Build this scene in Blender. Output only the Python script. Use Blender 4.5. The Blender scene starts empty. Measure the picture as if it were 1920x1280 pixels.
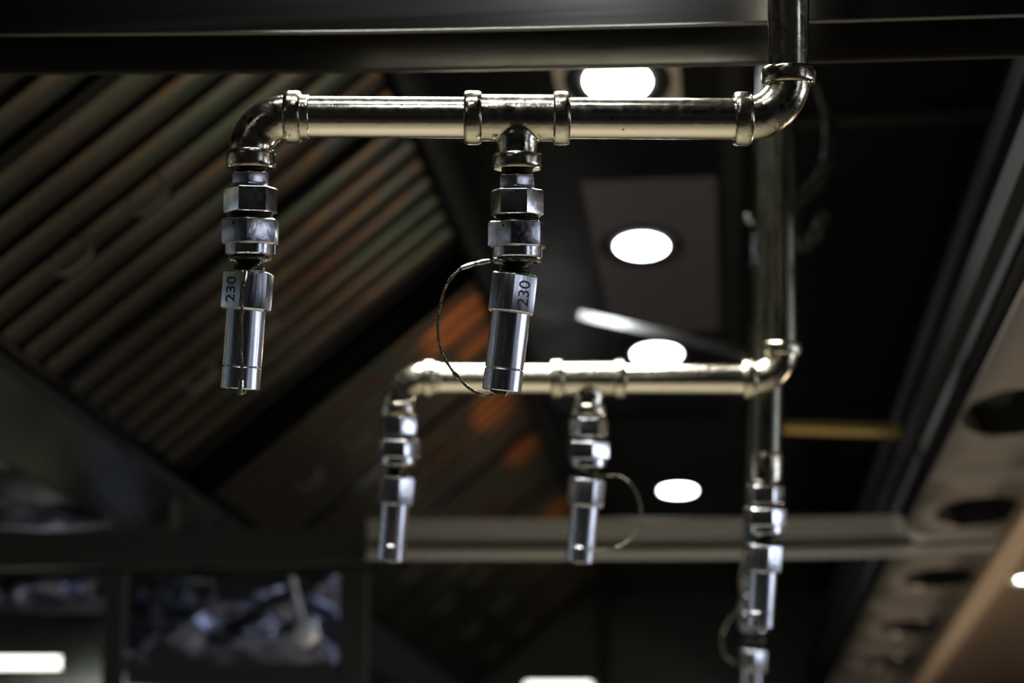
import bpy, bmesh, math, random
from mathutils import Vector, Matrix, noise
random.seed(7)
PI = math.pi
SC = bpy.context.scene
COL = SC.collection

# ------------------------------------------------------------------ camera
F = 3733.0                                   # focal length in pixels of the 1920 wide frame
PITCH = math.atan(1001 / F)
YAW = math.atan(417 * math.cos(PITCH) / F)   # camera turned slightly left of the hood's long axis
EYE = Vector((0, 0, 1.6))
cd = bpy.data.cameras.new('camera'); cam = bpy.data.objects.new('camera', cd); COL.objects.link(cam)
cd.sensor_width = 36; cd.lens = F / 1920 * 36
fwd = Vector((-math.sin(YAW) * math.cos(PITCH), math.cos(YAW) * math.cos(PITCH), math.sin(PITCH)))
rgt = Vector((math.cos(YAW), math.sin(YAW), 0))
upv = rgt.cross(fwd)
m = Matrix((rgt, upv, -fwd)).transposed().to_4x4(); m.translation = EYE
cam.matrix_world = m
cd.dof.use_dof = True; cd.dof.focus_distance = 1.035; cd.dof.aperture_fstop = 6.6
cd.clip_start = .05; cd.clip_end = 60
SC.camera = cam

def ray(px, py): return fwd * F + rgt * (px - 960) + upv * (640 - py)
def P(px, py, Y):
    d = ray(px, py); return EYE + d * (Y / d.y)
def Q(px, py, Z):
    d = ray(px, py); return EYE + d * ((Z - EYE.z) / d.z)
def X_(px, py, X):
    d = ray(px, py); return EYE + d * ((X - EYE.x) / d.x)

# ------------------------------------------------------------------ world, exposure
w = bpy.data.worlds.new('world'); SC.world = w; w.use_nodes = True
w.node_tree.nodes['Background'].inputs[0].default_value = (.55, .6, .7, 1)
w.node_tree.nodes['Background'].inputs[1].default_value = .005
vs = SC.view_settings
vs.view_transform = 'Standard'; vs.look = 'None'; vs.exposure = 0.0; vs.gamma = 1; vs.use_curve_mapping = False

# ------------------------------------------------------------------ unseen lights added for fill and highlights (housings further down)
def area(name, loc, tgt, sx, sy, power, col, spread=180):
    l = bpy.data.lights.new(name, 'AREA'); l.shape = 'RECTANGLE'; l.size = sx; l.size_y = sy
    l.energy = power; l.color = col; l.spread = math.radians(spread)
    o = bpy.data.objects.new(name, l); COL.objects.link(o); o.location = loc
    o.rotation_euler = (Vector(tgt) - Vector(loc)).to_track_quat('-Z', 'Y').to_euler()
    return o
ROOF_FILL_POS = Vector((-.165, 1.40, 2.435))              # unseen panel light added in the roof for the pipe's top highlight
area('roof_fill_light', ROOF_FILL_POS, ROOF_FILL_POS + Vector((0, 0, -1)), .32, .50, 13.0, (1, .97, .92), 120)
STRIP = Vector((-.17, .80, 2.43))
area('slim_fill_light', STRIP, STRIP + Vector((0, 0, -1)), .34, .035, 1.0, (.97, .98, 1), 150)  # unseen strip added to widen the highlight along the pipe top
area('right_fill_light', (3.5, 1.5, 1.75), (0, 1.5, 1.85), 2.0, .9, 27.0, (.78, .84, 1))  # added bluish source at the right for edge highlights on the nozzles
area('front_right_fill_light', (3.3, -1.0, 1.9), (0, 1.0, 1.9), .8, 1.2, 5.0, (.76, .82, 1))  # added weak source to lift the right-hand hex faces
area('rear_fill_light', (-1.6, -1.6, 2.85), (-1.6, -1.6, 0), 1.2, .3, 4.0, (1, .93, .8))  # unseen overhead source added behind the camera
area('warm_fill_light', (2.0, 3.6, 1.0), (1.0, 3.2, 2.0), .5, .5, 17.0, (1, .80, .60))  # added in place of warm floor bounce on soffit and tan panel
LAMP_E = 22.0

# ------------------------------------------------------------------ materials
def mat(name, col, rough=.3, metal=1.0, bump=0, bscale=60, stretch=(1, 1, 1), rvar=.0, spots=0, spotcol=(.02, .017, .01), coat=0, spscale=220, spec=.5):
    M = bpy.data.materials.new(name); M.use_nodes = True
    nt = M.node_tree; N = nt.nodes; L = nt.links; b = N['Principled BSDF']
    b.inputs['Base Color'].default_value = (*col, 1); b.inputs['Roughness'].default_value = rough
    b.inputs['Metallic'].default_value = metal
    b.inputs['Specular IOR Level'].default_value = spec
    if coat: b.inputs['Coat Weight'].default_value = coat
    tc = N.new('ShaderNodeTexCoord'); mp = N.new('ShaderNodeMapping'); L.new(tc.outputs['Object'], mp.inputs[0])
    mp.inputs['Scale'].default_value = stretch
    n = N.new('ShaderNodeTexNoise'); n.inputs['Scale'].default_value = bscale; n.inputs['Detail'].default_value = 5
    L.new(mp.outputs[0], n.inputs['Vector'])
    if bump:
        bp = N.new('ShaderNodeBump'); bp.inputs['Strength'].default_value = bump; bp.inputs['Distance'].default_value = .002
        L.new(n.outputs['Fac'], bp.inputs['Height']); L.new(bp.outputs[0], b.inputs['Normal'])
    if rvar:
        mr = N.new('ShaderNodeMapRange'); mr.inputs[1].default_value = .3; mr.inputs[2].default_value = .7
        mr.inputs[3].default_value = max(.02, rough - rvar); mr.inputs[4].default_value = rough + rvar
        L.new(n.outputs['Fac'], mr.inputs[0]); L.new(mr.outputs[0], b.inputs['Roughness'])
    if spots:
        n2 = N.new('ShaderNodeTexNoise'); n2.inputs['Scale'].default_value = spscale; n2.inputs['Detail'].default_value = 3
        L.new(tc.outputs['Object'], n2.inputs['Vector'])
        cr = N.new('ShaderNodeValToRGB'); cr.color_ramp.elements[0].position = 1 - spots; cr.color_ramp.elements[1].position = min(1, 1 - spots + .06)
        cr.color_ramp.elements[0].color = (*col, 1); cr.color_ramp.elements[1].color = (*spotcol, 1)
        L.new(n2.outputs['Fac'], cr.inputs[0]); L.new(cr.outputs[0], b.inputs['Base Color'])
    return M
def emis(name, col, s):
    M = bpy.data.materials.new(name); M.use_nodes = True; b = M.node_tree.nodes['Principled BSDF']
    b.inputs['Base Color'].default_value = (.8, .8, .8, 1)
    b.inputs['Emission Color'].default_value = (*col, 1); b.inputs['Emission Strength'].default_value = s
    return M
M = {}
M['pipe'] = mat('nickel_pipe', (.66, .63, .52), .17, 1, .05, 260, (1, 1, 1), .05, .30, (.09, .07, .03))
M['cast'] = mat('cast_fitting', (.50, .47, .37), .2, 1, .25, 140, (1, 1, 1), .08, .36, (.06, .05, .025), spscale=120)
M['chrome'] = mat('plated_steel', (.62, .63, .66), .2, 1, .06, 300, (1, 1, 1), .06, .27, (.06, .055, .05))
M['body'] = mat('nozzle_steel', (.60, .62, .67), .25, 1, .08, 400, (1, 1, .06), .07, .26, (.05, .05, .05))
M['thread'] = mat('greasy_thread', (.035, .032, .02), .3, .6, .2, 300)
M['ink'] = mat('stamped_digits', (.012, .012, .015), .6, 0)
M['dull'] = mat('dull_handle', (.20, .21, .18), .6, .3)
M['wire'] = mat('wire_rope', (.17, .16, .12), .35, 1, 0)
M['sleeve'] = mat('crimp_sleeve', (.6, .59, .52), .25, 1, .2, 200)
M['steel'] = mat('brushed_steel', (.42, .41, .37), .36, 1, .1, 40, (1, 12, 1), .06)
M['bar'] = mat('cross_bar_steel', (.085, .083, .078), .24, 1, .05, 90, (.03, 1, 1), .03)
M['dark_steel'] = mat('dark_steel', (.035, .037, .035), .5, .2, .1, 8, (1, 1, 1), .05, spec=.25)
M['roof'] = mat('hood_roof_steel', (.055, .06, .062), .30, 1, .25, 5, (1, .6, 1), .08)
M['plate'] = mat('roof_plate_steel', (.27, .24, .29), .33, .35, .5, 6, (1, 1, 1), .05)
M['cream'] = mat('cream_plate', (.78, .68, .56), .5, .0, .05, 20)
M['black'] = mat('black_gap', (.01, .01, .009), .7, 0)
M['foil'] = mat('crumpled_film', (.12, .13, .19), .26, .9, .05, 6)
M['glint'] = mat('glint_white', (.95, .95, 1.0), .3, .1)  # pale colour standing for a bright reflection
M['endwall'] = mat('end_wall_paint', (.10, .12, .11), .4, .2, .1, 6)
M['glossy'] = mat('back_panel_steel', (.30, .33, .31), .24, 1, .5, 7, (1, .5, 1), .05)
M['brass'] = mat('yellow_gas_pipe', (.62, .46, .16), .3, .6, .1, 60)
M['soffit'] = mat('soffit_steel', (.29, .265, .245), .5, .2, .1, 12)
M['fascia'] = mat('tan_fascia', (.74, .58, .42), .45, .1, .1, 10)
M['tan'] = mat('tan_panel', (.50, .38, .28), .5, .1, .1, 8)
M['floor'] = mat('floor_tile', (.20, .17, .14), .5, 0, .05, 10)
M['wall'] = mat('wall_paint', (.06, .06, .06), .6, 0, .05, 10)
M['top'] = mat('worktop_steel', (.62, .56, .44), .5, 0, .05, 20)
M['hose'] = mat('flexible_conduit', (.035, .035, .03), .6, .3, .0)
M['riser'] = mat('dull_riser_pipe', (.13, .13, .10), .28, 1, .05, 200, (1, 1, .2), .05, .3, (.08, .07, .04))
M['bar2'] = mat('far_bar_steel', (.24, .24, .235), .2, 1, .05, 60, (.05, 1, 1), .05)
M['rail'] = mat('dark_rail', (.02, .02, .021), .8, 0, .1, 20, spec=.1)
M['cover'] = mat('lead_end', (.05,.05,.05), .5)
M['lamp'] = emis('lamp_diffuser', (.93, .98, 1.0), LAMP_E)
M['tube'] = emis('tube_diffuser', (1, .97, .9), 3)

# filter steel: coloured reflections painted in as streaks along each baffle
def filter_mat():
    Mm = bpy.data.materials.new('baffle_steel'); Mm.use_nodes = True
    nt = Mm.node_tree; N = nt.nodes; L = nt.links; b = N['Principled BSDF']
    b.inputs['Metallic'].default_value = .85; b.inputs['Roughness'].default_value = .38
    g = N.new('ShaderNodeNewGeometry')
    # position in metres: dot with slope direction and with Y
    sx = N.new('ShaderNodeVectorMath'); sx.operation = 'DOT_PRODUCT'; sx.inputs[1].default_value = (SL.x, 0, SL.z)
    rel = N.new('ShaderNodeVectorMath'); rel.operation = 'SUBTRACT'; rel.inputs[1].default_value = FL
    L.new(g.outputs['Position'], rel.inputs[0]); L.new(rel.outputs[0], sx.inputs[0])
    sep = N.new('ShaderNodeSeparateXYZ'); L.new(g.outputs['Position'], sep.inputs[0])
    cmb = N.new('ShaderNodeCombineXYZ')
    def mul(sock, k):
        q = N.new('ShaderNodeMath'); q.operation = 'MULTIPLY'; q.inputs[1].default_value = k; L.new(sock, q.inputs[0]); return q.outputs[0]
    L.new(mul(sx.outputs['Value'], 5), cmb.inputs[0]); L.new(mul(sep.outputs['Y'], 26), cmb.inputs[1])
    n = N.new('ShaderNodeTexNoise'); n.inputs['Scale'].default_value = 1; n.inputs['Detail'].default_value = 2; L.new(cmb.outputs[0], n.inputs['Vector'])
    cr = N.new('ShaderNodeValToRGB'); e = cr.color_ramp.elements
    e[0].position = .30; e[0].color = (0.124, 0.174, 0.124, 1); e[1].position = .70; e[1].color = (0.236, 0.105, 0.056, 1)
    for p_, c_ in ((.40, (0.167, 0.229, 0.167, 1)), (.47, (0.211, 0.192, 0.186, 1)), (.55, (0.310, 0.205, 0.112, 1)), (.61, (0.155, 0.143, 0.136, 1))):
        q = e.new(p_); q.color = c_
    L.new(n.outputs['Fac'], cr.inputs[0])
    ramp = N.new('ShaderNodeMapRange'); ramp.inputs[1].default_value = .16; ramp.inputs[2].default_value = .44; ramp.clamp = True  # painted reflections fade in up the slope
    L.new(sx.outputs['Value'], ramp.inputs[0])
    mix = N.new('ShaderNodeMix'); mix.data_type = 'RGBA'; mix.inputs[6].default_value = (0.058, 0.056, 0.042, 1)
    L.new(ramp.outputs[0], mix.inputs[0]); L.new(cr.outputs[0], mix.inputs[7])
    # orange reflections painted into the base colour as patches
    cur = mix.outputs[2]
    for (px, py, ry, rs) in REFLECT_ORANGE:
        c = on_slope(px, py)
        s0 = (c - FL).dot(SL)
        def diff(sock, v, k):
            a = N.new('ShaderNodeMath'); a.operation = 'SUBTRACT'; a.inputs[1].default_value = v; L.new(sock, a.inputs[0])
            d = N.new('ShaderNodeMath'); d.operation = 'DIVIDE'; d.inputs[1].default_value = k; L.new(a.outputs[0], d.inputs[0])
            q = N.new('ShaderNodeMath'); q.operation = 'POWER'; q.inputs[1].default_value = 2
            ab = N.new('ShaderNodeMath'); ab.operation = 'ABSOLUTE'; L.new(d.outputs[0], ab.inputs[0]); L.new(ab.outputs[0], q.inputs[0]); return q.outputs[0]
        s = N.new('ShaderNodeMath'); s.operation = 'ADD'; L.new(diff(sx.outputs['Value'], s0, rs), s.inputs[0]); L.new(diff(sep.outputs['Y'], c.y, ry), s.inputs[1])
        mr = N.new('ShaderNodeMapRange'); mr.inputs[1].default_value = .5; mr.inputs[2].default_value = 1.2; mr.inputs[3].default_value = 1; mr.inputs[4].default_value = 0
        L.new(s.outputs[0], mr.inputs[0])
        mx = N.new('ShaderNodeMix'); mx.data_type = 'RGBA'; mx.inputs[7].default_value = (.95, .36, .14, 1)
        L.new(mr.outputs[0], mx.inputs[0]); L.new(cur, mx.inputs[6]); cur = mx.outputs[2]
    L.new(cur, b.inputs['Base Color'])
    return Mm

# ------------------------------------------------------------------ object helpers
def tag(o, label, cat, group=None, kind=None):
    o['label'] = label; o['category'] = cat
    if group: o['group'] = group
    if kind: o['kind'] = kind
    return o
def empty(name, loc, label, cat, group=None):
    o = bpy.data.objects.new(name, None); COL.objects.link(o); o.location = loc; o.empty_display_size = .05
    return tag(o, label, cat, group)
def obj(name, bm, mt, parent=None, smooth=True, angle=35, world=True):
    me = bpy.data.meshes.new(name)
    bmesh.ops.recalc_face_normals(bm, faces=bm.faces)
    if smooth:
        for f in bm.faces: f.smooth = True
        for e in bm.edges:
            if len(e.link_faces) == 2 and e.calc_face_angle(0) > math.radians(angle): e.smooth = False
    bm.to_mesh(me); bm.free()
    me.materials.append(mt if not isinstance(mt, str) else M[mt])
    o = bpy.data.objects.new(name, me); COL.objects.link(o)
    if parent:
        o.parent = parent
        if world:                                       # geometry was given in world coordinates
            bpy.context.view_layer.update()
            o.matrix_parent_inverse = parent.matrix_world.inverted()
    return o
def struct(name, bm, mt, **k):
    o = obj(name, bm, mt, None, **k); o['kind'] = 'structure'; return o
def frame_of(d):
    d = d.normalized(); a = Vector((0, 0, 1)) if abs(d.z) < .9 else Vector((1, 0, 0))
    u = d.cross(a).normalized(); v = d.cross(u).normalized(); return u, v
def lathe(bm, prof, origin=Vector(), axis=Vector((0, 0, 1)), seg=40, cap=True):
    """prof = [(distance along axis, radius)]"""
    axis = axis.normalized(); u, v = frame_of(axis); rings = []
    for t, r in prof:
        rings.append([bm.verts.new(origin + axis * t + (u * math.cos(2 * PI * i / seg) + v * math.sin(2 * PI * i / seg)) * r) for i in range(seg)])
    for a, b in zip(rings, rings[1:]):
        for i in range(seg): bm.faces.new((a[i], a[(i + 1) % seg], b[(i + 1) % seg], b[i]))
    if cap: bm.faces.new(rings[0]); bm.faces.new(rings[-1])
def sweep(bm, pts, r, seg=12, cap=True, closed=False):
    pts = [Vector(p) for p in pts]; n = len(pts); rings = []
    t0 = (pts[1] - pts[0]).normalized(); u, v = frame_of(t0)
    for i, p in enumerate(pts):
        t = (pts[(i + 1) % n if closed else min(i + 1, n - 1)] - pts[(i - 1) if (closed or i > 0) else 0]).normalized()
        u = (u - t * u.dot(t)).normalized(); v = t.cross(u)
        rr = r(i / (n - 1)) if callable(r) else r
        rings.append([bm.verts.new(p + (u * math.cos(2 * PI * k / seg) + v * math.sin(2 * PI * k / seg)) * rr) for k in range(seg)])
    prs = list(zip(rings, rings[1:]))
    if closed: prs.append((rings[-1], rings[0]))
    for a, b in prs:
        for k in range(seg): bm.faces.new((a[k], a[(k + 1) % seg], b[(k + 1) % seg], b[k]))
    if cap and not closed: bm.faces.new(rings[0]); bm.faces.new(rings[-1])
def box(bm, lo, hi, mx=None):
    vs_ = [bm.verts.new((x, y, z)) for x in (lo[0], hi[0]) for y in (lo[1], hi[1]) for z in (lo[2], hi[2])]
    if mx is not None:
        for q in vs_: q.co = mx @ q.co
    a = vs_
    for f in ((0, 1, 3, 2), (4, 6, 7, 5), (0, 4, 5, 1), (2, 3, 7, 6), (0, 2, 6, 4), (1, 5, 7, 3)): bm.faces.new([a[i] for i in f])
def bevel(bm, w_, seg=2):
    es = [e for e in bm.edges if len(e.link_faces) == 2 and e.calc_face_angle(0) > .5]
    bmesh.ops.bevel(bm, geom=es, offset=w_, segments=seg, affect='EDGES', profile=.6, clamp_overlap=True)
def prism(bm, poly, y0, y1, fn=None):
    """extrude a polygon of (x,z) points along Y"""
    a = [bm.verts.new((x, y0, z)) for x, z in poly]; b = [bm.verts.new((x, y1, z)) for x, z in poly]
    n = len(poly)
    for i in range(n): bm.faces.new((a[i], a[(i + 1) % n], b[(i + 1) % n], b[i]))
    bm.faces.new(a); bm.faces.new(b)
def quad(bm, *p): bm.faces.new([bm.verts.new(q) for q in p])
def hexnut(bm, z0, z1, af, rot=0, ch=.0012, hole=None):
    """hexagonal nut between z0 and z1 (z down or up), across-flats af, chamfered corners"""
    zs = [(z0, .90), (z0 + math.copysign(ch, z1 - z0), 1), (z1 - math.copysign(ch, z1 - z0), 1), (z1, .90)]
    R = af / math.sqrt(3); seg = 6; rings = []
    for z, k in zs:
        rings.append([bm.verts.new((R * (k if k < 1 else 1) * math.cos(rot + i * PI / 3), R * k * math.sin(rot + i * PI / 3), z)) for i in range(6)])
    for a, b in zip(rings, rings[1:]):
        for i in range(6): bm.faces.new((a[i], a[(i + 1) % 6], b[(i + 1) % 6], b[i]))
    bm.faces.new(rings[0]); bm.faces.new(rings[-1])
    bmesh.ops.bevel(bm, geom=list(bm.edges), offset=.0003, segments=2, affect='EDGES', profile=.6, clamp_overlap=True)
def remesh(o, vox=.0007, it=6):
    r = o.modifiers.new('remesh', 'REMESH'); r.mode = 'VOXEL'; r.voxel_size = vox; r.use_smooth_shade = True
    s = o.modifiers.new('smooth', 'SMOOTH'); s.iterations = it; s.factor = .6
def wire(bm, pts, R=.00075, r=.00045, pitch=.006, n=3, sub=10):
    """three twisted strands along a path"""
    pts = smoothpath(pts, sub); u = None; L_ = 0
    fr = []
    for i, p in enumerate(pts):
        t = (pts[min(i + 1, len(pts) - 1)] - pts[max(i - 1, 0)]).normalized()
        if u is None: u, _ = frame_of(t)
        u = (u - t * u.dot(t)).normalized(); v = t.cross(u)
        if i: L_ += (p - pts[i - 1]).length
        fr.append((p, u.copy(), v.copy(), L_))
    for s in range(n):
        sweep(bm, [p + (uu * math.cos(2 * PI * (l / pitch + s / n)) + vv * math.sin(2 * PI * (l / pitch + s / n))) * R for p, uu, vv, l in fr], r, 6)
def smoothpath(pts, sub=10):
    pts = [Vector(p) for p in pts]; out = []
    for i in range(len(pts) - 1):
        p0 = pts[max(i - 1, 0)]; p1 = pts[i]; p2 = pts[i + 1]; p3 = pts[min(i + 2, len(pts) - 1)]
        for k in range(sub):
            t = k / sub
            out.append(.5 * ((2 * p1) + (p2 - p0) * t + (2 * p0 - 5 * p1 + 4 * p2 - p3) * t * t + (3 * p1 - p0 - 3 * p2 + p3) * t ** 3))
    out.append(pts[-1]); return out

# ------------------------------------------------------------------ the setting: filter slope, hood roof, walls
YG = 2.68
FL = P(330, 890, YG); FR = P(870, 450, YG)         # lower and upper edge of the sloping filter bank
SL = (FR - FL).normalized(); SW = (FR - FL).length  # up-slope direction and width
SN = Vector((SL.z, 0, -SL.x))                       # faces down into the hood
def on_slope(px, py):
    d = ray(px, py); t = (FL - EYE).dot(SN) / d.dot(SN); return EYE + d * t
REFLECT_ORANGE = [(862, 605, .10, .075), (980, 845, .09, .045), (925, 770, .12, .05), (1045, 965, .16, .06), (905, 640, .05, .05)]
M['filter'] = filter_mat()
ROOF = FR.z + .012
EYEZ = EYE.z
YEND = 6.5
SIDE_X = Q(1890, 130, ROOF).x                       # right side of the hood roof
SOF = EYEZ + .45                                    # underside of the soffit on the right
SOF_X = Q(1790, 800, SOF).x

bm = bmesh.new(); box(bm, (FR.x - .02, -.9, ROOF), (SIDE_X + .02, YEND, ROOF + .03)); struct('ceiling', bm, 'roof')
bm = bmesh.new(); box(bm, (-3.2, -3.2, -.03), (3.6, 7.6, 0)); struct('floor', bm, 'floor')
bm = bmesh.new(); box(bm, (-3.23, -3.2, 0), (-3.2, 7.6, 2.9)); struct('wall_left', bm, 'wall')
bm = bmesh.new(); box(bm, (3.6, -3.2, 0), (3.63, 7.6, 2.9)); struct('wall_right', bm, 'wall')
bm = bmesh.new(); box(bm, (-3.2, 7.6, 0), (3.6, 7.63, 2.9)); struct('wall_back', bm, 'wall')
bm = bmesh.new(); box(bm, (-3.2, -3.23, 0), (3.6, -3.2, 2.9)); struct('wall_front', bm, 'wall')
bm = bmesh.new(); box(bm, (-3.2, -3.2, 2.9), (3.6, 7.6, 2.93)); struct('ceiling_room', bm, 'wall')
# side of the hood on the right, a fold with two rails, and the slotted soffit
bm = bmesh.new()
prism(bm, [(SIDE_X, ROOF + .02), (SIDE_X + .03, ROOF + .02), (SOF_X + .06, SOF + .03), (SOF_X, SOF + .03)], -.2, YEND)
struct('wall_hood_right', bm, 'dark_steel')
bm = bmesh.new(); box(bm, (FL.x - .3, YEND, 1.3), (SOF_X + .5, YEND + .03, ROOF + .03)); struct('wall_hood_end', bm, 'endwall')

# sheet with a round hole, lying flat at height z (used for the soffit modules and the lamp plates)
def holed_sheet(bm, x0, x1, y0, y1, cx, cy, r, z, seg=48, k=2.1):
    inn = []; out = []
    for i in range(seg):
        a = 2 * PI * i / seg; dx, dy = math.cos(a), math.sin(a)
        inn.append(bm.verts.new((cx + dx * r, cy + dy * r * k, z)))
        ts = []
        if dx > 1e-6: ts.append((x1 - cx) / dx)
        if dx < -1e-6: ts.append((x0 - cx) / dx)
        if dy > 1e-6: ts.append((y1 - cy) / dy)
        if dy < -1e-6: ts.append((y0 - cy) / dy)
        t = min(ts); out.append(bm.verts.new((cx + dx * t, cy + dy * t, z)))
    for i in range(seg):
        j = (i + 1) % seg; bm.faces.new((inn[i], inn[j], out[j], out[i]))
        a, b = out[i].co, out[j].co
        if abs(a.x - b.x) > 1e-5 and abs(a.y - b.y) > 1e-5:      # fill the corner
            for cxx, cyy in ((x0, y0), (x0, y1), (x1, y0), (x1, y1)):
                if (abs(a.x - cxx) < 1e-5 or abs(a.y - cyy) < 1e-5) and (abs(b.x - cxx) < 1e-5 or abs(b.y - cyy) < 1e-5):
                    bm.faces.new((out[i], out[j], bm.verts.new((cxx, cyy, z))))

# soffit with round openings
HOLES = [Q(1905, 772, SOF), Q(1836, 958, SOF), Q(1761, 1082, SOF), Q(1705, 1175, SOF), Q(1664, 1240, SOF)]
bm = bmesh.new(); prev = .2; HR = .053
ys = [h.y for h in HOLES]
for i, h in enumerate(HOLES):
    y1 = (h.y + ys[i + 1]) / 2 if i < 4 else h.y + .3
    holed_sheet(bm, SOF_X, .62, prev, y1, h.x, h.y, HR, SOF); prev = y1
quad(bm, (SOF_X, prev, SOF), (.62, prev, SOF), (.62, YEND, SOF), (SOF_X, YEND, SOF))
soff = obj('ceiling_soffit', bm, 'soffit'); soff['kind'] = 'structure'
sol = soff.modifiers.new('thickness', 'SOLIDIFY'); sol.thickness = .002; sol.offset = 0 
words = ['cut by the right edge', 'largest one seen whole', 'just beyond the far bar', 'second beyond the far bar', 'furthest one, lowest in the photo']
for h, wd in zip(HOLES, words):
    e = empty('recessed_opening', h, 'oval black recessed opening in the grey soffit, ' + wd, 'vent', 'oval openings in the grey soffit')
    bm = bmesh.new(); lathe(bm, [(.0, HR - .001), (.05, HR - .001)], h, seg=40, cap=False)
    for v_ in bm.verts: v_.co.y = h.y + (v_.co.y - h.y) * 2.1
    bmesh.ops.contextual_create(bm, geom=[e_ for e_ in bm.edges if len(e_.link_faces) == 1 and e_.verts[0].co.z > h.z + .03])
    obj('housing', bm, 'black', e)
    bm = bmesh.new(); sweep(bm, [h + Vector((math.cos(a) * (HR + .001), math.sin(a) * (HR + .001) * 2.1, -.001)) for a in [2 * PI * k / 48 for k in range(48)]], .0016, 8, closed=True)
    obj('rim', bm, 'steel', e)

# tan edge strip and tan panel to the right of the soffit
FZ = EYEZ + .425
a, b = Q(1920, 965, FZ), Q(1713, 1285, FZ); d = (b - a) / (b.y - a.y)
def fx(y, off=0): return a.x + d.x * (y - a.y) + off
bm = bmesh.new()
for (y0, y1) in ((1.0, 6.4),):
    vs_ = [(fx(y, o), y, z) for y in (y0, y1) for o in (0, .034) for z in (FZ, FZ + .024)]
    vv = [bm.verts.new(q) for q in vs_]
    for f in ((0, 1, 3, 2), (4, 6, 7, 5), (0, 4, 5, 1), (2, 3, 7, 6), (0, 2, 6, 4), (1, 5, 7, 3)): bm.faces.new([vv[i] for i in f])
bevel(bm, .003); struct('trim_edge_right', bm, 'fascia')
bm = bmesh.new()
vv = [bm.verts.new(q) for q in ((fx(1.0, .036), 1.0, FZ + .012), (1.9, 1.0, FZ + .012), (1.9, 6.4, FZ + .012), (fx(6.4, .036), 6.4, FZ + .012))]
bm.faces.new(vv); o = struct('ceiling_tan', bm, 'tan'); s_ = o.modifiers.new('thickness', 'SOLIDIFY'); s_.thickness = .002; s_.offset = 0

# rails along the right side of the hood
def long_rail(name, pa, pb, ta, tb, w_, h_, mt):
    bm = bmesh.new(); A = Vector(ta); B = Vector(tb)
    for q in (0,):
        vv = [bm.verts.new(c + Vector((sx * w_ / 2, 0, sz * h_ / 2))) for c in (A, B) for sx in (-1, 1) for sz in (-1, 1)]
        for f in ((0, 1, 3, 2), (4, 6, 7, 5), (0, 4, 5, 1), (2, 3, 7, 6), (0, 2, 6, 4), (1, 5, 7, 3)): bm.faces.new([vv[i] for i in f])
    bevel(bm, .003); return struct(name, bm, mt)
zr = EYEZ + .62
xr = Q(1862, 300, zr).x
long_rail('trim_1', 0, 0, (xr, .9, zr), (xr, YEND - .01, zr), .012, .03, 'rail')
zr2 = EYEZ + .50
xr2 = Q(1800, 600, zr2).x
long_rail('trim_2', 0, 0, (xr2, .9, zr2), (xr2, YEND - .01, zr2), .014, .03, 'rail')

# panel below the filters on the left, and the lower gutter
GZ = P(0, 830, 2.04).z
bm = bmesh.new(); prism(bm, [(FL.x - .01, FL.z - .018), (FL.x + .012, FL.z - .012), (FL.x + .012, FL.z - .026), (FL.x - .04, GZ), (FL.x - .05, GZ)], .3, YEND)
struct('trim_gutter', bm, 'rail')
bm = bmesh.new(); prism(bm, [(FL.x + .0125, FL.z - .03), (FL.x - .039, GZ), (FL.x - .037, GZ - .002), (FL.x + .0145, FL.z - .03)], .3, YEND); struct('trim_8', bm, 'glossy')
bm = bmesh.new(); box(bm, (FL.x - .30, .3, .0), (FL.x - .28, YEND, GZ + .06)); struct('wall_hood_left', bm, 'glossy')
bm = bmesh.new(); box(bm, (FL.x - .28, .3, GZ + .02), (FL.x - .04, YEND, GZ + .03)); struct('trim_ledge', bm, 'glossy')
# backing plenum behind the filters
bm = bmesh.new()
q0 = FL - SN * .07 - SL * .05; q1 = FR - SN * .07 + SL * .03
prism(bm, [(q0.x, q0.z), (q1.x, q1.z), (q1.x - SN.x * .01, q1.z - SN.z * .01), (q0.x - SN.x * .01, q0.z - SN.z * .01)], .3, YEND)
struct('wall_plenum', bm, 'black')

# ------------------------------------------------------------------ baffle filters
def filter_parts(width):
    """local frame: x up the slope, y along the hood, z towards the inside of the hood"""
    mx = Matrix(((SL.x, 0, SN.x), (0, 1, 0), (SL.z, 0, SN.z))).to_4x4()
    def bx(bm, lo, hi): box(bm, lo, hi, mx)
    f = bmesh.new(); t = .012
    bx(f, (0, 0, -.045), (t, width, .004)); bx(f, (SW - t, 0, -.045), (SW, width, .004))
    bx(f, (t, 0, -.045), (SW - t, .010, .002)); bx(f, (t, width - .010, -.045), (SW - t, width, .002))
    bevel(f, .0015, 1)
    b_ = bmesh.new(); n = round((width - .02) / .0735); p = (width - .02) / n
    for i in range(n):
        c = .01 + p * (i + .5); wd = p * .33
        sec = [(-wd, -.020), (-wd, -.004), (-wd + .006, 0), (wd - .006, 0), (wd, -.004), (wd, -.020), (wd - .0015, -.020), (wd - .002, -.004), (-wd + .002, -.004), (-wd + .0015, -.020)]
        A = [b_.verts.new(mx @ Vector((t + .001, c + y, z))) for y, z in sec]; B = [b_.verts.new(mx @ Vector((SW - t - .001, c + y, z))) for y, z in sec]
        for k in range(len(sec)): b_.faces.new((A[k], A[(k + 1) % len(sec)], B[(k + 1) % len(sec)], B[k]))
    r_ = bmesh.new()
    for i in range(n + 1):
        c = .01 + p * i; wd = p * .28
        bx(r_, (t, max(.011, c - wd), -.042), (SW - t, min(width - .011, c + wd), -.040))
    h_ = []
    for s in (.43, .24):
        hb = bmesh.new()
        pts = [mx @ Vector((SW * s + dx * .6, width * .45, dz)) for dx, dz in ((-.035, 0), (-.034, .012), (-.028, .020), (0, .022), (.028, .020), (.034, .012), (.035, 0))]
        sweep(hb, smoothpath(pts, 5), .0024, 8); h_.append(hb)
    return f, b_, r_, h_
proto_f = {}
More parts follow.
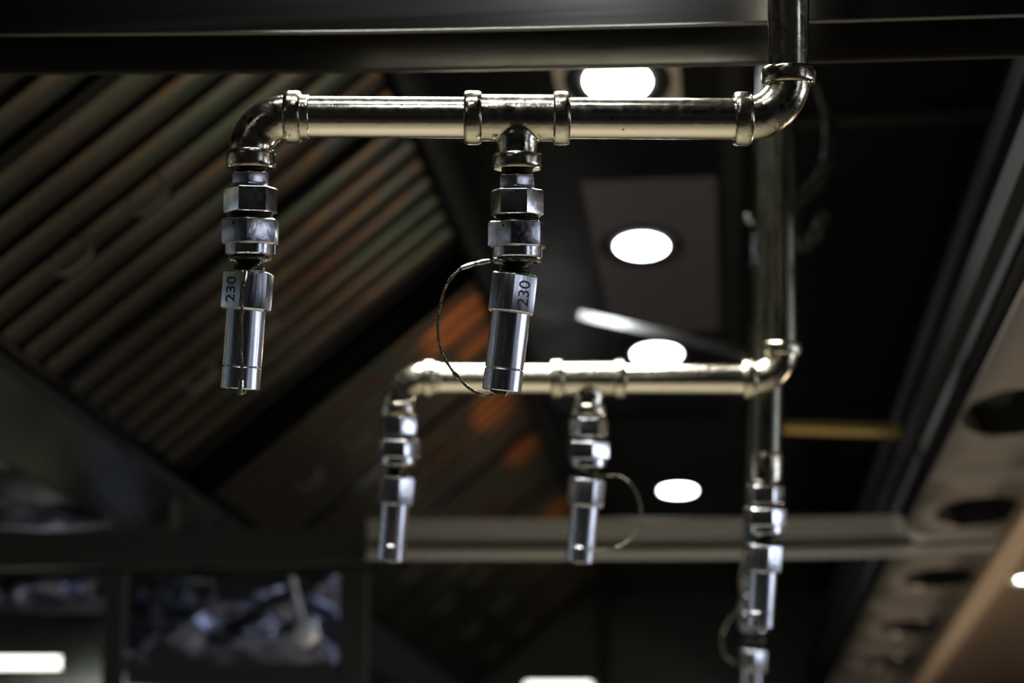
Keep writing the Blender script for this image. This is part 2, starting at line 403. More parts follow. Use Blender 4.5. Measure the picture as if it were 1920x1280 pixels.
def place_filter(y, width, label):
    e = empty('baffle_filter', (FL.x, y, FL.z), label, 'filter', 'baffle filters along the hood')
    if width not in proto_f:
        f, b_, r_, h_ = filter_parts(width)
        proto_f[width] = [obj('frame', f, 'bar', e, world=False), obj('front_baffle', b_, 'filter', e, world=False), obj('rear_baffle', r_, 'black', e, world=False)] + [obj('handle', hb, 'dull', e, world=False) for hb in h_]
    else:
        for p in proto_f[width]:
            c = p.copy(); COL.objects.link(c); c.parent = e
    return e
fl = {1.165: 'grey steel baffle filter at the left, mostly above the top left corner',
      1.670: 'grey steel baffle filter at the far left, under the near cross bar',
      2.175: 'steel baffle filter with green and tan reflections painted as streaks, nearest side of the wide dark gap',
      2.85: 'steel baffle filter with an orange reflection painted on, just past the wide dark gap',
      3.355: 'dim steel baffle filter with painted copper reflections behind the second pipe drop',
      3.86: 'dim baffle filter crossed by the far cross bar'}
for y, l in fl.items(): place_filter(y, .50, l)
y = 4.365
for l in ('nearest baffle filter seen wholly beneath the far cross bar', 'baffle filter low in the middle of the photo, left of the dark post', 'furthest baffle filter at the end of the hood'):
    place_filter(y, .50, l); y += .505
# dark divider in the wide gap
bm = bmesh.new(); mxs = Matrix(((SL.x, 0, SN.x), (0, 1, 0), (SL.z, 0, SN.z))).to_4x4(); mxs.translation = (FL.x, 0, FL.z)
box(bm, (0, 2.70, -.06), (SW, 2.825, -.045), mxs); bevel(bm, .002)
tag(obj('divider_panel', bm, 'black'), 'black sunken divider strip running up between two filters', 'panel')
# brackets under the filter rail
bm = bmesh.new(); c = P(288, 930, 2.66); box(bm, (c.x - .032, c.y - .02, c.z - .045), (c.x + .032, c.y + .02, FL.z - .026)); bevel(bm, .003)
tag(obj('support_bracket', bm, 'black'), 'dark square bracket below the lower end of the wide gap', 'bracket')

# ------------------------------------------------------------------ downlights
LX = (Q(1158, 151, ROOF).x, Q(1271, 919, ROOF).x)
LP = [Q(1158, 151, ROOF), Q(1203, 460, ROOF), Q(1232, 663, ROOF), Q(1271, 919, ROOF)]
bm0 = bmesh.new(); bm1 = bmesh.new(); bm2 = bmesh.new()
LR = .041
lathe(bm0, [(0, LR + .022), (-.003, LR + .021), (-.004, LR + .014), (-.002, LR + .002), (0, LR)], seg=48, cap=False)
lathe(bm1, [(-.0005, .0), (-.0035, LR * .6), (-.001, LR)][::-1], seg=48, cap=False)
o_ring = None
for b_ in (bm0, bm1):
    for v_ in b_.verts: v_.co.y *= 1.55
lab = ['round white downlight in a square cream plate under the near cross bar', 'round white downlight on the reflective roof plate, level with the black gaps of the couplings',
       'round white downlight just above the second horizontal pipe', 'smallest round white downlight, just above the far cross bar']
hid = [(LX[0], LP[0].y - .56 * 3)]
for i, p in enumerate(LP + [Vector((x, y, ROOF)) for x, y in hid]):
    e = empty('downlight', p, lab[i] if i < 4 else 'round white downlight in the hood roof above the camera', 'lamp', 'downlights in the hood roof')
    if o_ring is None:
        o_ring = obj('trim_ring', bm0, 'black', e, world=False); o_dif = obj('diffuser', bm1, 'lamp', e, world=False)
    else:
        for q in (o_ring, o_dif):
            c = q.copy(); COL.objects.link(c); c.parent = e
bm = bmesh.new(); p = LP[0]; box(bm, (p.x - .072, p.y - .11, p.z - .0015), (p.x + .072, p.y + .072, p.z - .0002))
tag(obj('mounting_plate', bm, 'cream'), 'square cream plate around the nearest visible downlight', 'plate')
bm = bmesh.new(); y0, y1 = Q(1200, 335, ROOF).y, Q(1200, 622, ROOF).y
x0, x1 = Q(1120, 480, ROOF).x, Q(1346, 480, ROOF).x
box(bm, (x0, y0, ROOF - .0016), (x1, y1, ROOF - .0002)); bevel(bm, .0004, 1)
tag(obj('roof_plate', bm, 'plate'), 'reflective rectangular steel plate around the second downlight', 'plate')
# cross seams and a long seam of the hood roof
for k, yy in enumerate((2.28, 3.9, 5.2)):
    bm = bmesh.new(); box(bm, (FR.x, yy - .012, ROOF - .010), (SIDE_X, yy + .012, ROOF)); bevel(bm, .002); struct('trim_%d' % (k + 3), bm, 'dark_steel')
bm = bmesh.new(); xx = Q(1372, 400, ROOF).x; box(bm, (xx - .012, 1.2, ROOF - .012), (xx + .012, YEND - .01, ROOF)); bevel(bm, .002); struct('trim_6', bm, 'dark_steel')
bm = bmesh.new(); prism(bm, [(FR.x - .003, FR.z + .012), (FR.x + .03, FR.z + .012), (FR.x + .012, FR.z - .012), (FR.x + .004, FR.z - .012)], .5, YEND - .01); struct('trim_7', bm, 'dark_steel')

# housings put over the two added roof lights
bm = bmesh.new(); box(bm, (ROOF_FILL_POS.x - .17, ROOF_FILL_POS.y - .26, ROOF_FILL_POS.z + .003), (ROOF_FILL_POS.x + .17, ROOF_FILL_POS.y + .26, ROOF)); bevel(bm, .003)
tag(obj('roof_fill_panel', bm, 'steel'), 'flat added panel light, out of view in the hood roof above the nearest pipe drop', 'lamp')

bm = bmesh.new(); box(bm, (STRIP.x - .18, STRIP.y - .025, STRIP.z + .003), (STRIP.x + .18, STRIP.y + .025, ROOF)); bevel(bm, .003)
tag(obj('strip_lamp_or_fill', bm, 'steel'), 'slim added strip light, out of view in the hood roof in front of the near cross bar', 'lamp')

# housings put around the added lights, all out of view
def light_body(o, sx, sy, kind_, label=None):
    """shallow open housing behind an area light: a back sheet and four sides"""
    bm = bmesh.new(); t = .03
    box(bm, (-sx / 2 - t, -sy / 2 - t, .01), (sx / 2 + t, sy / 2 + t, .03), o.matrix_world)
    for lo, hi in (((-sx / 2 - t, -sy / 2 - t, -.02), (-sx / 2, sy / 2 + t, .01)), ((sx / 2, -sy / 2 - t, -.02), (sx / 2 + t, sy / 2 + t, .01)), ((-sx / 2, -sy / 2 - t, -.02), (sx / 2, -sy / 2, .01)), ((-sx / 2, sy / 2, -.02), (sx / 2, sy / 2 + t, .01))):
        box(bm, lo, hi, o.matrix_world)
    if kind_.startswith('window'): struct(kind_, bm, 'dull')
    else: tag(obj(kind_, bm, 'dull'), label, 'lamp')
bpy.context.view_layer.update()
light_body(bpy.data.objects['right_fill_light'], 2.0, .9, 'window_stand_in_1')  # window-like frame put round the added right-hand light
light_body(bpy.data.objects['front_right_fill_light'], .8, 1.2, 'window_stand_in_2')  # window-like frame put round the added front-right light
light_body(bpy.data.objects['rear_fill_light'], 1.2, .3, 'rear_fill_housing', 'long housing put around an added light behind the camera')
light_body(bpy.data.objects['warm_fill_light'], .5, .5, 'warm_fill_housing', 'square housing of an added warm light pointing up at the tan panel')
bm = bmesh.new(); lathe(bm, [(0, .12), (.02, .12), (.03, .02), (.95, .02)], Vector((2.02, 3.61, 0)), Vector((0, 0, 1)), 24); tag(obj('lamp_or_fill_stand', bm, 'black'), 'round based stand added under the warm fill light', 'stand')

# ------------------------------------------------------------------ cross bars
def crossbar(pts, k, label, grp, mt='bar', fold=0, thin=None):
    """pts: world points of the bottom edge; k: metres per photo pixel of the near bar"""
    pts = [p + Vector((0, .0105 if thin else .0085, 0)) for p in pts]
    lip = 0 if thin else .0035; dz = 0 if thin else 6
    prof = [(0, 0), (-.0035, 0), (-.0050, .002), (-.0085 - lip, (69 - dz) * k), (-.0105 - lip, (70 - dz) * k), (-.0112 - lip, (73 - dz) * k), (-.0105 - lip, (76 - dz) * k), (-.0080 - lip, (77.5 - dz) * k), (-.0060, (80 - dz) * k), (-.0060 - fold, 168 * k), (-.004 - fold, 172 * k), (.02, 172 * k), (.02, 168 * k), (0, 160 * k)]
    bm = bmesh.new(); pts = smoothpath(pts, 8); th = lambda p: 1 if thin is None else 1 - .55 * max(0, min(1, (p.x - thin) / .02)); rings = [[bm.verts.new(p + Vector((0, y, z * th(p)))) for y, z in prof] for p in pts]
    n = len(prof)
    for a, b in zip(rings, rings[1:]):
        for i in range(n): bm.faces.new((a[i], a[(i + 1) % n], b[(i + 1) % n], b[i]))
    bm.faces.new(rings[0]); bm.faces.new(rings[-1])
    o = obj('cross_bar', bm, mt, None, angle=50); return tag(o, label, 'bar', grp)
YB = 1.10
kb = (P(961, 100, YB) - P(960, 100, YB)).x
crossbar([P(x, y, YB) for x, y in ((-420, 132), (0, 131), (400, 129), (700, 127), (1100, 120), (1500, 110), (1920, 98), (2300, 86))], kb, 'wide grey steel cross bar with a bright ridge along the top of the photo', 'steel cross bars')
YB2 = 2.45
bar2 = crossbar([P(x, y, YB2) for x, y in ((688, 1046), (1100, 1046), (1500, 1044), (1690, 1040), (1715, 1039), (1870, 1032))], .00029, 'far grey steel cross bar below the smallest downlight, crossing behind the nozzles', 'steel cross bars', 'bar2', .009, P(1690, 1040, 2.45).x)

# ------------------------------------------------------------------ frame and things behind it, bottom left
def bxp(bm, px0, py0, px1, py1, Y, dep):
    a_, b_ = P(px0, py1, Y), P(px1, py0, Y); box(bm, (a_.x, Y - dep / 2, a_.z), (b_.x, Y + dep / 2, b_.z))
fr = empty('shelf_frame', P(450, 1060, 2.5), 'dark steel open shelf frame under the far cross bar at the lower left', 'frame')
YS = 2.50
bm = bmesh.new(); bxp(bm, -300, 988, 690, 1072, YS, .02); bevel(bm, .002); obj('top_rail', bm, 'dark_steel', fr)
for x0_, x1_ in ((205, 238), (640, 690)):
    a_, b_ = P(x0_, 1076, YS), P(x1_, 1076, YS)
    bm = bmesh.new(); box(bm, (a_.x, YS - .01, .9), (b_.x, YS + .01, a_.z)); bevel(bm, .002); obj('post', bm, 'dark_steel', fr)
bm = bmesh.new(); bxp(bm, 240, 1244, 640, 1285, YS, .02); bevel(bm, .002); obj('bottom_rail', bm, 'dark_steel', fr)
# worktop under the hood carries the frame and bounces the lamps' light upwards
bm = bmesh.new(); box(bm, (-.95, .2, .86), (.95, 5.8, .9)); bevel(bm, .004)
wt = empty('worktop', (0, 3, .0), 'long pale steel worktop beneath the hood', 'worktop'); obj('top', bm, 'top', wt)
for x_ in (-.9, .9):
    for y_ in (.3, 5.7):
        bm = bmesh.new(); box(bm, (x_ - .02, y_ - .02, 0), (x_ + .02, y_ + .02, .86)); obj('leg', bm, 'steel', wt)

def crumple(px0, py0, px1, py1, Y, amp, sc, seed, name, label, cat, mt, drop=0):
    a_, b_ = P(px0, py1, Y), P(px1, py0, Y); bm = bmesh.new(); nx, nz = 60, 40; g = []
    for i in range(nx + 1):
        row = []
        for j in range(nz + 1):
            u, v = i / nx, j / nz
            p = Vector((a_.x + (b_.x - a_.x) * u, Y, a_.z + (b_.z - a_.z) * v * (1 - drop * u)))
            q = Vector((p.x * sc, seed, p.z * sc))
            dy = noise.noise(q) + .5 * abs(noise.noise(q * 2.1)) + .2 * noise.noise(q * 4.3)
            bulge = math.sin(PI * u) ** .6 * math.sin(PI * v) ** .6
            row.append(bm.verts.new(p + Vector((0, amp * dy - .05 * bulge, .25 * amp * noise.noise(q + Vector((5, 5, 5)))))))
        g.append(row)
    for i in range(nx):
        for j in range(nz): bm.faces.new((g[i][j], g[i + 1][j], g[i + 1][j + 1], g[i][j + 1]))
    o = obj(name, bm, mt); s = o.modifiers.new('thickness', 'SOLIDIFY'); s.thickness = .002
    return tag(o, label, cat)
crumple(235, 1085, 640, 1262, 2.84, .10, 6, 3.1, 'film_or_reflection_sheet', 'crumpled shiny film with bluish highlights inside the right bay of the frame', 'film', 'foil')
crumple(20, 1080, 215, 1150, 2.86, .07, 8, 8.4, 'film_or_reflection_sheet', 'crumpled shiny film in the left bay of the frame', 'film', 'foil')
crumple(-160, 850, 215, 1000, 2.56, .05, 8, 5.7, 'film_or_reflection_sheet', 'crumpled sheet put in for blue-white reflections above the frame at the left edge', 'film', 'foil', .9)  # stands in for reflections on the steel shelf
# glossy backing in the frame bays
bm = bmesh.new(); a_, b_ = P(-300, 1290, 2.95), P(690, 1040, 2.95); box(bm, (a_.x, 2.95, .9), (b_.x, 2.96, b_.z)); tag(obj('back_sheet', bm, 'glossy'), 'dim steel sheet closing the back of the shelf frame', 'panel')
# pale shape added in place of a bright reflected spot and streak
glint_root = empty('glint_shape', P(552, 1076, 2.56), 'pale round-ended shape standing in for a bright reflection in the right bay', 'glint_shape')
A_ = P(548, 1082, 2.56); B_ = P(570, 1170, 2.56)
bm = bmesh.new(); sweep(bm, smoothpath([A_, A_.lerp(B_, .5), B_], 6), .003, 10); obj('handle', bm, 'glint', glint_root)
bm = bmesh.new(); c = P(576, 1184, 2.55); R_ = .0165; av = Vector((.15, .75, .65))
lathe(bm, [(-R_ * 1.5, .0005), (-R_ * 1.42, R_ * .4), (-R_ * 1.1, R_ * .75), (-R_ * .5, R_ * .96), (0, R_), (R_ * .05, R_ * .95), (-R_ * .5, R_ * .88), (-R_ * 1.05, R_ * .65), (-R_ * 1.3, .0005)], c, av, 32, cap=False); obj('glint_spot', bm, 'glint', glint_root)
# strip lamps seen at the bottom edge
def strip(px0, px1, py, Y, r, label, s):
    a_, b_ = P(px0, py, Y), P(px1, py, Y)
    e = empty('strip_lamp_or_fill', (a_ + b_) / 2, label, 'lamp')
    bm = bmesh.new(); lathe(bm, [(0, r * .4), (.002, r * .9), (.006, r), ((b_ - a_).length - .006, r), ((b_ - a_).length - .002, r * .9), ((b_ - a_).length, r * .4)], a_, b_ - a_, 24); obj('tube', bm, 'tube', e)
    for q, sg in ((a_, -1), (b_, 1)):
        bm = bmesh.new(); lathe(bm, [(0, r * 1.15), (.014, r * 1.15)], q, (b_ - a_) * sg, 24); obj('end_cap', bm, 'steel', e)
strip(-260, 118, 1242, 2.74, .009, 'glowing white tube lamp at the lower left corner inside the frame', 2)
strip(985, 1110, 1287, 4.6, .010, 'short glowing tube lamp at the bottom edge, right of the furthest filter', 2)
for z_, px in ((1.45, 1048),):
    c = P(1048, 1287, 4.6); bm = bmesh.new(); box(bm, (c.x - .012, c.y - .01, .9), (c.x + .012, c.y + .01, c.z - .011)); tag(obj('lamp_or_fill_stand', bm, 'black'), 'thin dark upright carrying the short tube lamp', 'stand')
# downlight in the tan panel at the right edge
p = Q(1938, 1084, FZ + .009)
e = empty('downlight', p, 'white round downlight in the tan panel, cut by the right edge', 'lamp')
c = o_dif.copy(); COL.objects.link(c); c.parent = e; c.scale = (.6, .5, 1)
c = o_ring.copy(); c.data = o_ring.data.copy(); c.data.materials[0] = M['cream']; COL.objects.link(c); c.parent = e; c.scale = (.62, .52, 1)

# dark post in the background middle and side ledge on the end wall
a_ = P(1128, 1045, 5.9); bm = bmesh.new(); box(bm, (a_.x - .022, 5.88, .9), (a_.x + .022, 5.92, ROOF)); bevel(bm, .003); tag(obj('background_post', bm, 'black'), 'dark upright post at the end of the filter row', 'post')

# ------------------------------------------------------------------ pipe drops
RZ = YAW + math.radians(.7)                             # the arms are swung a little round the risers
LEAN = math.radians(12)
RD = (Matrix.Rotation(RZ, 4, 'Z') @ Matrix.Rotation(LEAN, 4, 'X'))
K = (P(970, 221, 1.0) - EYE).dot(fwd) / F            # metres per photo pixel on the plane of the nearest drop
KZ = K
def PD(px, py, T, off=0):
    """point in the leaning plane of a drop through T, moved off metres towards the room"""
    n = RD.to_3x3() @ Vector((0, 1, 0)); d = ray(px, py); return EYE + d * ((T - n * off - EYE).dot(n) / d.dot(n))
def arc(c, r, a0, a1, n=18):
    return [Vector((c[0] + r * math.cos(a0 + (a1 - a0) * i / n), 0, c[1] + r * math.sin(a0 + (a1 - a0) * i / n))) for i in range(n + 1)]
def collar_prof(r, w_):
    return [(0, r * .80), (0, r * .93), (w_ * .10, r * .985), (w_ * .3, r), (w_ * .72, r), (w_ * .9, r * .98), (w_, r * .93), (w_, r * .80)]
protos = {}
def part(key, parent, builder, mt, rm=False, name=None):
    """first call builds the mesh (local coordinates), later calls copy it"""
    nm = name or key
    if key in protos:
        o = protos[key].copy(); COL.objects.link(o); o.parent = parent; return o
    bm = bmesh.new(); builder(bm); o = obj(nm, bm, mt, parent, world=False)
    if rm: remesh(o)
    protos[key] = o; return o
RP = 39 * K
def b_elbow_end(bm):     # left end elbow, turning from +x to down; local origin = tee centre
    cx = -(970 - 540) * K; r = 68 * K
    pts = [Vector((cx + .012, 0, 0))] + arc((cx, -r), r, PI / 2, PI, 18) + [Vector((cx - r, 0, -r - 14 * K))]
    sweep(bm, pts, 41.5 * K, 40)
def b_elbow_riser(bm):
    cx = (1400 - 970) * K; r = 80 * K
    pts = [Vector((cx - .006, 0, 0))] + arc((cx, r), r, -PI / 2, 0, 18) + [Vector((cx + r, 0, r + 4 * K))]
    sweep(bm, pts, 41.5 * K, 40)
def b_tee(bm):
    lathe(bm, [(-80 * K, 44 * K), (80 * K, 44 * K)], Vector((0, 0, 0)), Vector((1, 0, 0)), 40)
    lathe(bm, [(0, 36 * K), (-36 * K, 40 * K), (-44 * K, 39.5 * K), (-54 * K, 38.5 * K), (-70 * K, 38.5 * K), (-90 * K, 41 * K)], Vector(), Vector((0, 0, 1)), 40)
def b_pipe(x0, x1):
    def f(bm):
        lathe(bm, [((x0 - 970) * K, RP), ((x1 - 970) * K, RP)], Vector(), Vector((1, 0, 0)), 56)
    return f
def b_col_x(x0, x1, r):
    def f(bm): lathe(bm, [((x0 - 970) * K + t, q) for t, q in collar_prof(r * K, (x1 - x0) * K)], Vector(), Vector((1, 0, 0)), 48)
    return f
def b_col_z(x, z0, z1, r):
    def f(bm): lathe(bm, [(z0 * KZ + t, q) for t, q in collar_prof(r * K, (z1 - z0) * KZ)], Vector(((x - 970) * K, 0, 0)), Vector((0, 0, 1)), 48)
    return f
def pipe_drop(T, label, lean=0):
    e = empty('pipe_drop', T, label, 'pipe', 'pipe drops with two nozzles'); e.rotation_euler = RD.to_euler()
    part('pipe_l', e, b_pipe(545, 890), 'pipe', name='pipe'); part('pipe_r', e, b_pipe(1050, 1395), 'pipe', name='pipe')
    t = part('tee', e, b_tee, 'cast', True)
    part('col_tl', t, b_col_x(870, 903, 51), 'cast', name='collar'); part('col_tr', t, b_col_x(1037, 1068, 51), 'cast', name='collar')
    part('col_tb', t, b_col_z(970, -97, -68, 46.5), 'cast', name='collar')
    l = part('elbow_end', e, b_elbow_end, 'cast', True, name='elbow')
    part('col_ll', l, b_col_x(534, 565, 49.5), 'cast', name='collar'); part('col_lb', l, b_col_z(472, -97, -64, 46), 'cast', name='collar')
    r = part('elbow_riser', e, b_elbow_riser, 'cast', True, name='elbow')
    part('col_rl', r, b_col_x(1376, 1409, 51), 'cast', name='collar'); part('col_rt', r, b_col_z(1480, 66, 98, 51), 'cast', name='collar')
    bm = bmesh.new(); x = (1480 - 970) * K
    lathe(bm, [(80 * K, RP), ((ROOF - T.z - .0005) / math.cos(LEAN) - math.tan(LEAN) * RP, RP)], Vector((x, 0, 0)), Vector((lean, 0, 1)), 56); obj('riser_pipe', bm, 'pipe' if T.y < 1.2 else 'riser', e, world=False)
    return e

# nozzle: local origin at its upper thread, z down; numbers are photo pixels on the nearest drop's plane
ROT0 = -PI / 2; SH = 33 * K
def zz(y): return -(y - 315) * KZ
def b_thread(z0, z1, r, n):
    def f(bm):
        pr = []; L_ = zz(z1) - zz(z0)
        for i in range(n): pr += [(zz(z0) + L_ * (i + .1) / n, r * K), (zz(z0) + L_ * (i + .5) / n, r * .93 * K), (zz(z0) + L_ * (i + .9) / n, r * K)]
        lathe(bm, pr, seg=40)
    return f
def b_hex(z0, z1, af, a):
    return lambda bm: hexnut(bm, zz(z0), zz(z1), af * K, ROT0 + math.radians(a), .0009)
def text_mesh(txt, size):
    c = bpy.data.curves.new('digits', 'FONT'); c.body = txt; c.size = size; c.align_x = 'CENTER'; c.align_y = 'CENTER'; c.extrude = .00006; c.offset = size * .004
    o = bpy.data.objects.new('digits', c); COL.objects.link(o); bpy.context.view_layer.update()
    me = bpy.data.meshes.new_from_object(o.evaluated_get(bpy.context.evaluated_depsgraph_get()))
    bpy.data.objects.remove(o); return me
TXT = text_mesh('230', 33 * K)
TXT.materials.clear(); TXT.materials.append(M['ink'])
def nozzle(O, label, tilt, tiltfwd, rots, face, grp='nozzles on the pipe drops', short=False):
    """rots = hex angles (small nut, coupling, swivel, body); face: which body face is stamped; tilt about the swivel ball"""
    e = empty('nozzle', O, label, 'nozzle', grp); e.rotation_euler = RD.to_euler()
    part('adapter_thread', e, b_thread(306, 326, 30, 5), 'thread')
    if not short: part('adapter_nut%d' % rots[0], e, b_hex(326, 351, 63, rots[0]), 'chrome', name='adapter_nut')
    if not short: part('neck', e, lambda bm: lathe(bm, [(zz(350), 26 * K), (zz(355), 26 * K)], seg=32), 'thread', name='neck_ring')
    part('coupling%d' % rots[1], e, b_hex(353.5, 404, 87, rots[1]), 'chrome', name='coupling')
    part('coupling_thread', e, b_thread(402, 415, 42, 3), 'thread')
    s = part('swivel%d' % rots[2], e, b_hex(414, 463, 99, rots[2]), 'chrome', name='swivel_nut')
    part('swivel_ring', s, lambda bm: lathe(bm, [(zz(462), 43 * K), (zz(463), 46.5 * K), (zz(479), 46.5 * K), (zz(481.5), 44 * K), (zz(481.5), 30 * K)], seg=48), 'chrome', name='skirt')
    part('ball', e, lambda bm: lathe(bm, [(zz(476), 40 * K), (zz(482), 38 * K), (zz(489), 31 * K), (zz(495), 22 * K), (zz(498), 20 * K), (zz(505), 20 * K)], seg=40), 'thread', name='swivel_ball')
    if short:                                            # no adapter nut: everything sits higher
        for c_ in e.children:
            if not c_.name.startswith('adapter'): c_.location.z += SH
    # tilted lower end
    piv = Vector((0, 0, zz(480)))
    up_ = Matrix.Translation((0, 0, SH if short else 0))
    mx = up_ @ Matrix.Translation(piv) @ Matrix.Rotation(math.radians(tilt), 4, 'Y') @ Matrix.Rotation(math.radians(tiltfwd), 4, 'X') @ Matrix.Translation(-piv)
    def tp(*a, **k):
        o = part(*a, **k); o.matrix_local = mx; return o
    tp('stem', e, b_thread(500, 515, 30, 3), 'thread', name='body_thread')
    b_ = tp('body%d' % rots[3], e, b_hex(512, 585, 84, rots[3]), 'body', name='nozzle_body')
    t = bpy.data.objects.new('stamped_digits', TXT); COL.objects.link(t); t.parent = b_
    an = ROT0 + math.radians(rots[3] + face)
    n = Vector((math.cos(an), math.sin(an), 0)); upd = Vector((0, 0, 1)); side = upd.cross(n)   # text reads upwards
    tm = Matrix((upd, -side, n)).transposed().to_4x4(); tm.translation = n * (42 * K + .00003) + Vector((0, 0, zz(549)))
    t.matrix_local = tm; t['label'] = 'dark stamped number 230 reading upwards'
    cy = tp('barrel', e, lambda bm: lathe(bm, [(zz(583), 34 * K), (zz(586), 36.3 * K), (zz(688), 36.3 * K), (zz(689), 35 * K), (zz(690.5), 34.4 * K), (zz(690.5), 20 * K)], seg=56), 'body')
    tp('cap', e, lambda bm: lathe(bm, [(zz(690), 20 * K), (zz(691), 35.6 * K), (zz(692), 36.5 * K), (zz(730), 36.5 * K), (zz(731.5), 35 * K), (zz(731.5), 27 * K), (zz(728), 26 * K), (zz(728), .0001)], seg=56), 'body', name='blow_off_cap')
    tp('clip', e, lambda bm: (sweep(bm, [Vector((-20 * K, -5 * K, zz(730))), Vector((-8 * K, -10 * K, zz(735))), Vector((6 * K, -10 * K, zz(734)))], .0011, 8), sweep(bm, [Vector((-3 * K, 4 * K, zz(729))), Vector((10 * K, -2 * K, zz(736)))], .0016, 8)), 'thread', name='cap_clip')
    return e, mx
def lanyard(e, pts, sleeves, label=None):
    bm = bmesh.new(); wire(bm, pts, .00052, .00042, .0048); o = obj('lanyard', bm, 'wire', e)
    for (s0, s1) in sleeves:
        bm = bmesh.new(); lathe(bm, [(0, .0011), ((s1 - s0).length * .5, .0014), ((s1 - s0).length, .0011)], s0, s1 - s0, 10); c = obj('crimp_sleeve', bm, 'sleeve', o)
    if label: o['label'] = label
def ring_loop(O, r=.0098, dz=0, n=20, a0=0, tilt=.0):
    c = O + Vector((0, 0, zz(488) + dz))
    return [c + Vector((math.cos(a0 + 2 * PI * i / n) * r, math.sin(a0 + 2 * PI * i / n) * r, tilt * math.cos(a0 + 2 * PI * i / n))) for i in range(n + 1)]

T1 = P(970, 221, 1.0)
pipe_drop(T1, 'nearest sharp nickel pipe drop, L-shaped arm across the upper photo')
NL = T1 + RD.to_3x3() @ Vector(((472 - 970) * K, 0, (221 - 315) * KZ)); NR = T1 + RD.to_3x3() @ Vector((0, 0, (221 - 318) * KZ))
def drop_pts(NLp): return NLp
eL, _ = nozzle(NL, 'sharp nozzle hanging from the left end elbow of the nearest pipe drop', 3.6, 0, (0, -19, 0, -8), -30)
eR, _ = nozzle(NR, 'sharp tilted nozzle below the tee of the nearest drop, wire lanyard bowed out left', 6.4, 0, (-3, 21, -12, 0), 30)
# lanyard of the right nozzle: round the neck, out to the left and back under the cap
pp = lambda x, y, off=0: PD(x, y, T1, off)
def ring_loop(r, n=18, a0=0, z=488):
    return [Vector((math.cos(a0 + 2 * PI * i / n) * r, math.sin(a0 + 2 * PI * i / n) * r, zz(z))) for i in range(n + 1)]
def rl(O, *a, **k): return [O + RD.to_3x3() @ p for p in ring_loop(*a, **k)]
lanyard(eR, rl(NR, .0122, 18, PI, z=488) + [pp(905, 489, .005), pp(880, 497, .007), pp(858, 508, .008), pp(838, 533, .01), pp(825, 575, .01), pp(821, 620, .01), pp(828, 660, .01), pp(845, 690, .01), pp(868, 717, .01), pp(888, 733, .01), pp(908, 741, .007), pp(925, 741, .005)],
        [(pp(865, 503, .008), pp(891, 494, .007)), (pp(893, 494, .007), pp(918, 489, .005)), (pp(850, 698, .01), pp(860, 709, .01))], 'thin twisted wire bowed out to the left')
lanyard(eL, rl(NL, .0106, 18, 0) + [pp(494, 489, .012), pp(478, 502, .014), pp(464, 512, .0145), pp(457, 530, .0145), pp(454, 570, .0145), pp(452, 620, .0145), pp(453, 670, .0145), pp(454, 710, .0145), pp(451, 733, .013), pp(447, 738, .01), pp(455, 737, 0)],
        [(pp(461, 507, .015), pp(457, 527, .015)), (pp(453, 712, .015), pp(451, 736, .014))], 'thin twisted wire straight down the front')
# small bent wire end beside the left lanyard
bm = bmesh.new(); sweep(bm, [pp(473, 508, .0155), pp(492, 508, .0155), pp(486, 500, .0155), pp(474, 506, .0155)], .0005, 6); obj('wire_end', bm, 'wire', eL)

Y2 = 1.46
T2 = P(1103, 710, Y2)
pipe_drop(T2, 'second pipe drop, blurred, its arm crossing behind the nearest nozzle tip')
NL2 = T2 + (NL - T1); NR2 = T2 + (NR - T1)
e2, _ = nozzle(NL2, 'blurred nozzle at the left end elbow of the second pipe drop', 4.5, 0, (0, 10, 20, 12), 30, short=True)
e3, _ = nozzle(NR2, 'blurred nozzle below the tee of the second drop, faint wire loop on its right', 5.0, 0, (0, 30, 10, 22), 30, short=True)
lanyard(e3, [PD(x, y, T2, .01) for x, y in ((1090, 880), (1108, 888), (1135, 892), (1162, 893), (1185, 910), (1199, 940), (1201, 970), (1190, 1000), (1165, 1022), (1130, 1030), (1092, 1032))], [])
lanyard(e2, [PD(x, y, T2, .016) for x, y in ((772, 866), (752, 885), (747, 940), (742, 1000), (738, 1030), (735, 1045))], [])

# straight drops behind
def straight_drop(top, bot, label):
    top = PD(top[0], top[1], bot)
    e = empty('straight_drop', bot, label, 'pipe', 'straight pipe drops')
    d_ = (top - bot).normalized(); t = (ROOF - .001 - bot.z) / d_.z
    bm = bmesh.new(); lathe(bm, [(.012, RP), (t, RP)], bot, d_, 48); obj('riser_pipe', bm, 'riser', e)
    bm = bmesh.new(); lathe(bm, [(0, 34 * K), (.002, 42 * K), (.011, 44 * K), (.020, 44 * K), (.024, 40 * K)], bot, d_, 40); obj('socket', bm, 'cast', e)
    return d_
Y3 = 1.52
B3 = P(1434, 905, Y3); straight_drop((1450, 280), B3, 'leaning straight riser just behind the second pipe drop, ending in a nozzle')
e4, _ = nozzle(B3 - Vector((0, 0, .000)), 'blurred nozzle under the leaning straight riser, right of centre near the bottom', 3.5, 0, (0, 20, 15, 10), 30, short=True)
lanyard(e4, [PD(x, y, B3, .01) for x, y in ((1400, 1035), (1390, 1060), (1386, 1090), (1390, 1120), (1402, 1145), (1418, 1162), (1432, 1168))], [], None)
Y4 = 2.0
B4 = P(1412, 1110, Y4); straight_drop((1438, 300), B4, 'hidden straight riser behind the leaning one, only its lower end showing')
e5, _ = nozzle(B4, 'lowest nozzle, cut by the bottom edge of the photo right of centre', 3, 0, (0, 20, 15, 10), 30)
lanyard(e5, [PD(x, y, B4, .01) for x, y in ((1392, 1140), (1372, 1155), (1358, 1180), (1353, 1205), (1360, 1230), (1378, 1243))], [])

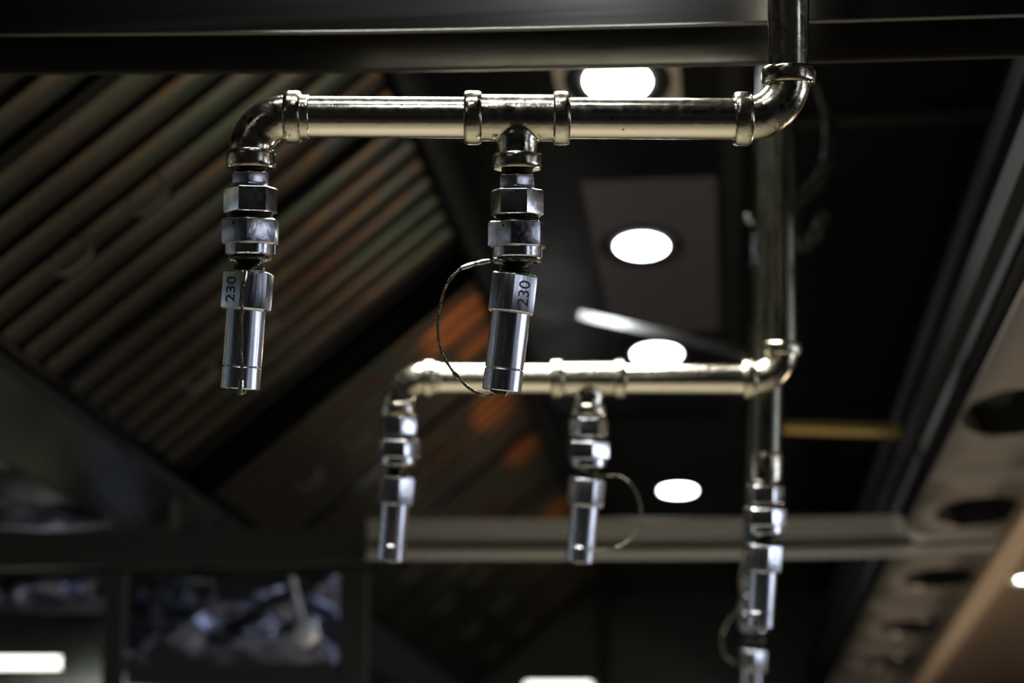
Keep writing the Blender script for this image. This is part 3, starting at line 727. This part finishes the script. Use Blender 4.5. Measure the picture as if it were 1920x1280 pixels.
# ------------------------------------------------------------------ small things behind the riser
bm = bmesh.new(); YY = 2.68; a_ = P(1452, 800, YY); b_ = P(1686, 808, YY)
gp = empty('gas_pipe', a_, 'thin yellow-brown pipe running from the riser to the right side rail', 'pipe')
lathe(bm, [(0, .0095), ((b_ - a_).length, .0095)], a_, b_ - a_, 24); obj('pipe', bm, 'brass', gp)
bm = bmesh.new(); box(bm, (a_.x - .012, YY - .012, a_.z - .014), (a_.x + .012, YY + .012, ROOF - .02)); obj('hanger', bm, 'black', gp)
# slanting strip by the third downlight
a_ = P(1085, 592, 2.3); b_ = P(1440, 671, 2.3); st = bmesh.new(); dd = b_ - a_
mx = Matrix.Translation((a_ + b_) / 2) @ dd.to_track_quat('X', 'Z').to_matrix().to_4x4() @ Matrix.Rotation(math.radians(-18), 4, 'X')
box(st, (-dd.length / 2, -.003, -.006), (dd.length / 2, .003, .006), mx); bevel(st, .001)
box(st, (b_.x - .002, b_.y - .002, b_.z), (b_.x + .002, b_.y + .002, ROOF))
tag(obj('brace_strip', st, 'bar2'), 'slanting flat steel strip above the third downlight, its left half shining', 'strip')
# flexible conduit right of the riser
bm = bmesh.new(); Yc = 1.9
cp = smoothpath([P(x, y, Yc) for x, y in ((1500, 60), (1512, 120), (1540, 165), (1556, 230), (1552, 300), (1530, 345), (1498, 378), (1486, 420), (1502, 460), (1530, 440), (1545, 400))], 14)
n = len(cp); sweep(bm, cp, lambda t: .0065 + .0007 * math.sin(t * 480), 14); q_ = P(1500, 60, Yc); sweep(bm, [q_, Vector((q_.x, q_.y, ROOF))], .0068, 14)
cd_ = tag(obj('flexible_conduit', bm, 'hose'), 'dark curling flexible conduit right of the risers', 'conduit')
# small shiny valve knob left of the riser
vk = empty('valve', P(1407, 410, 1.95), 'small shiny valve knob glinting left of the riser', 'valve')
bm = bmesh.new(); c = P(1407, 410, 1.95); lathe(bm, [(-.006, .001), (-.0055, .003), (-.003, .0052), (0, .006), (.003, .0052), (.0055, .003), (.006, .001)], c, Vector((.3, -.6, .2)), 24, cap=False); obj('knob', bm, 'chrome', vk)
bm = bmesh.new(); lathe(bm, [(0, .003), ((P(1440, 405, 1.97) - c).length, .003)], c, P(1440, 405, 1.97) - c, 16); obj('stem', bm, 'hose', vk)
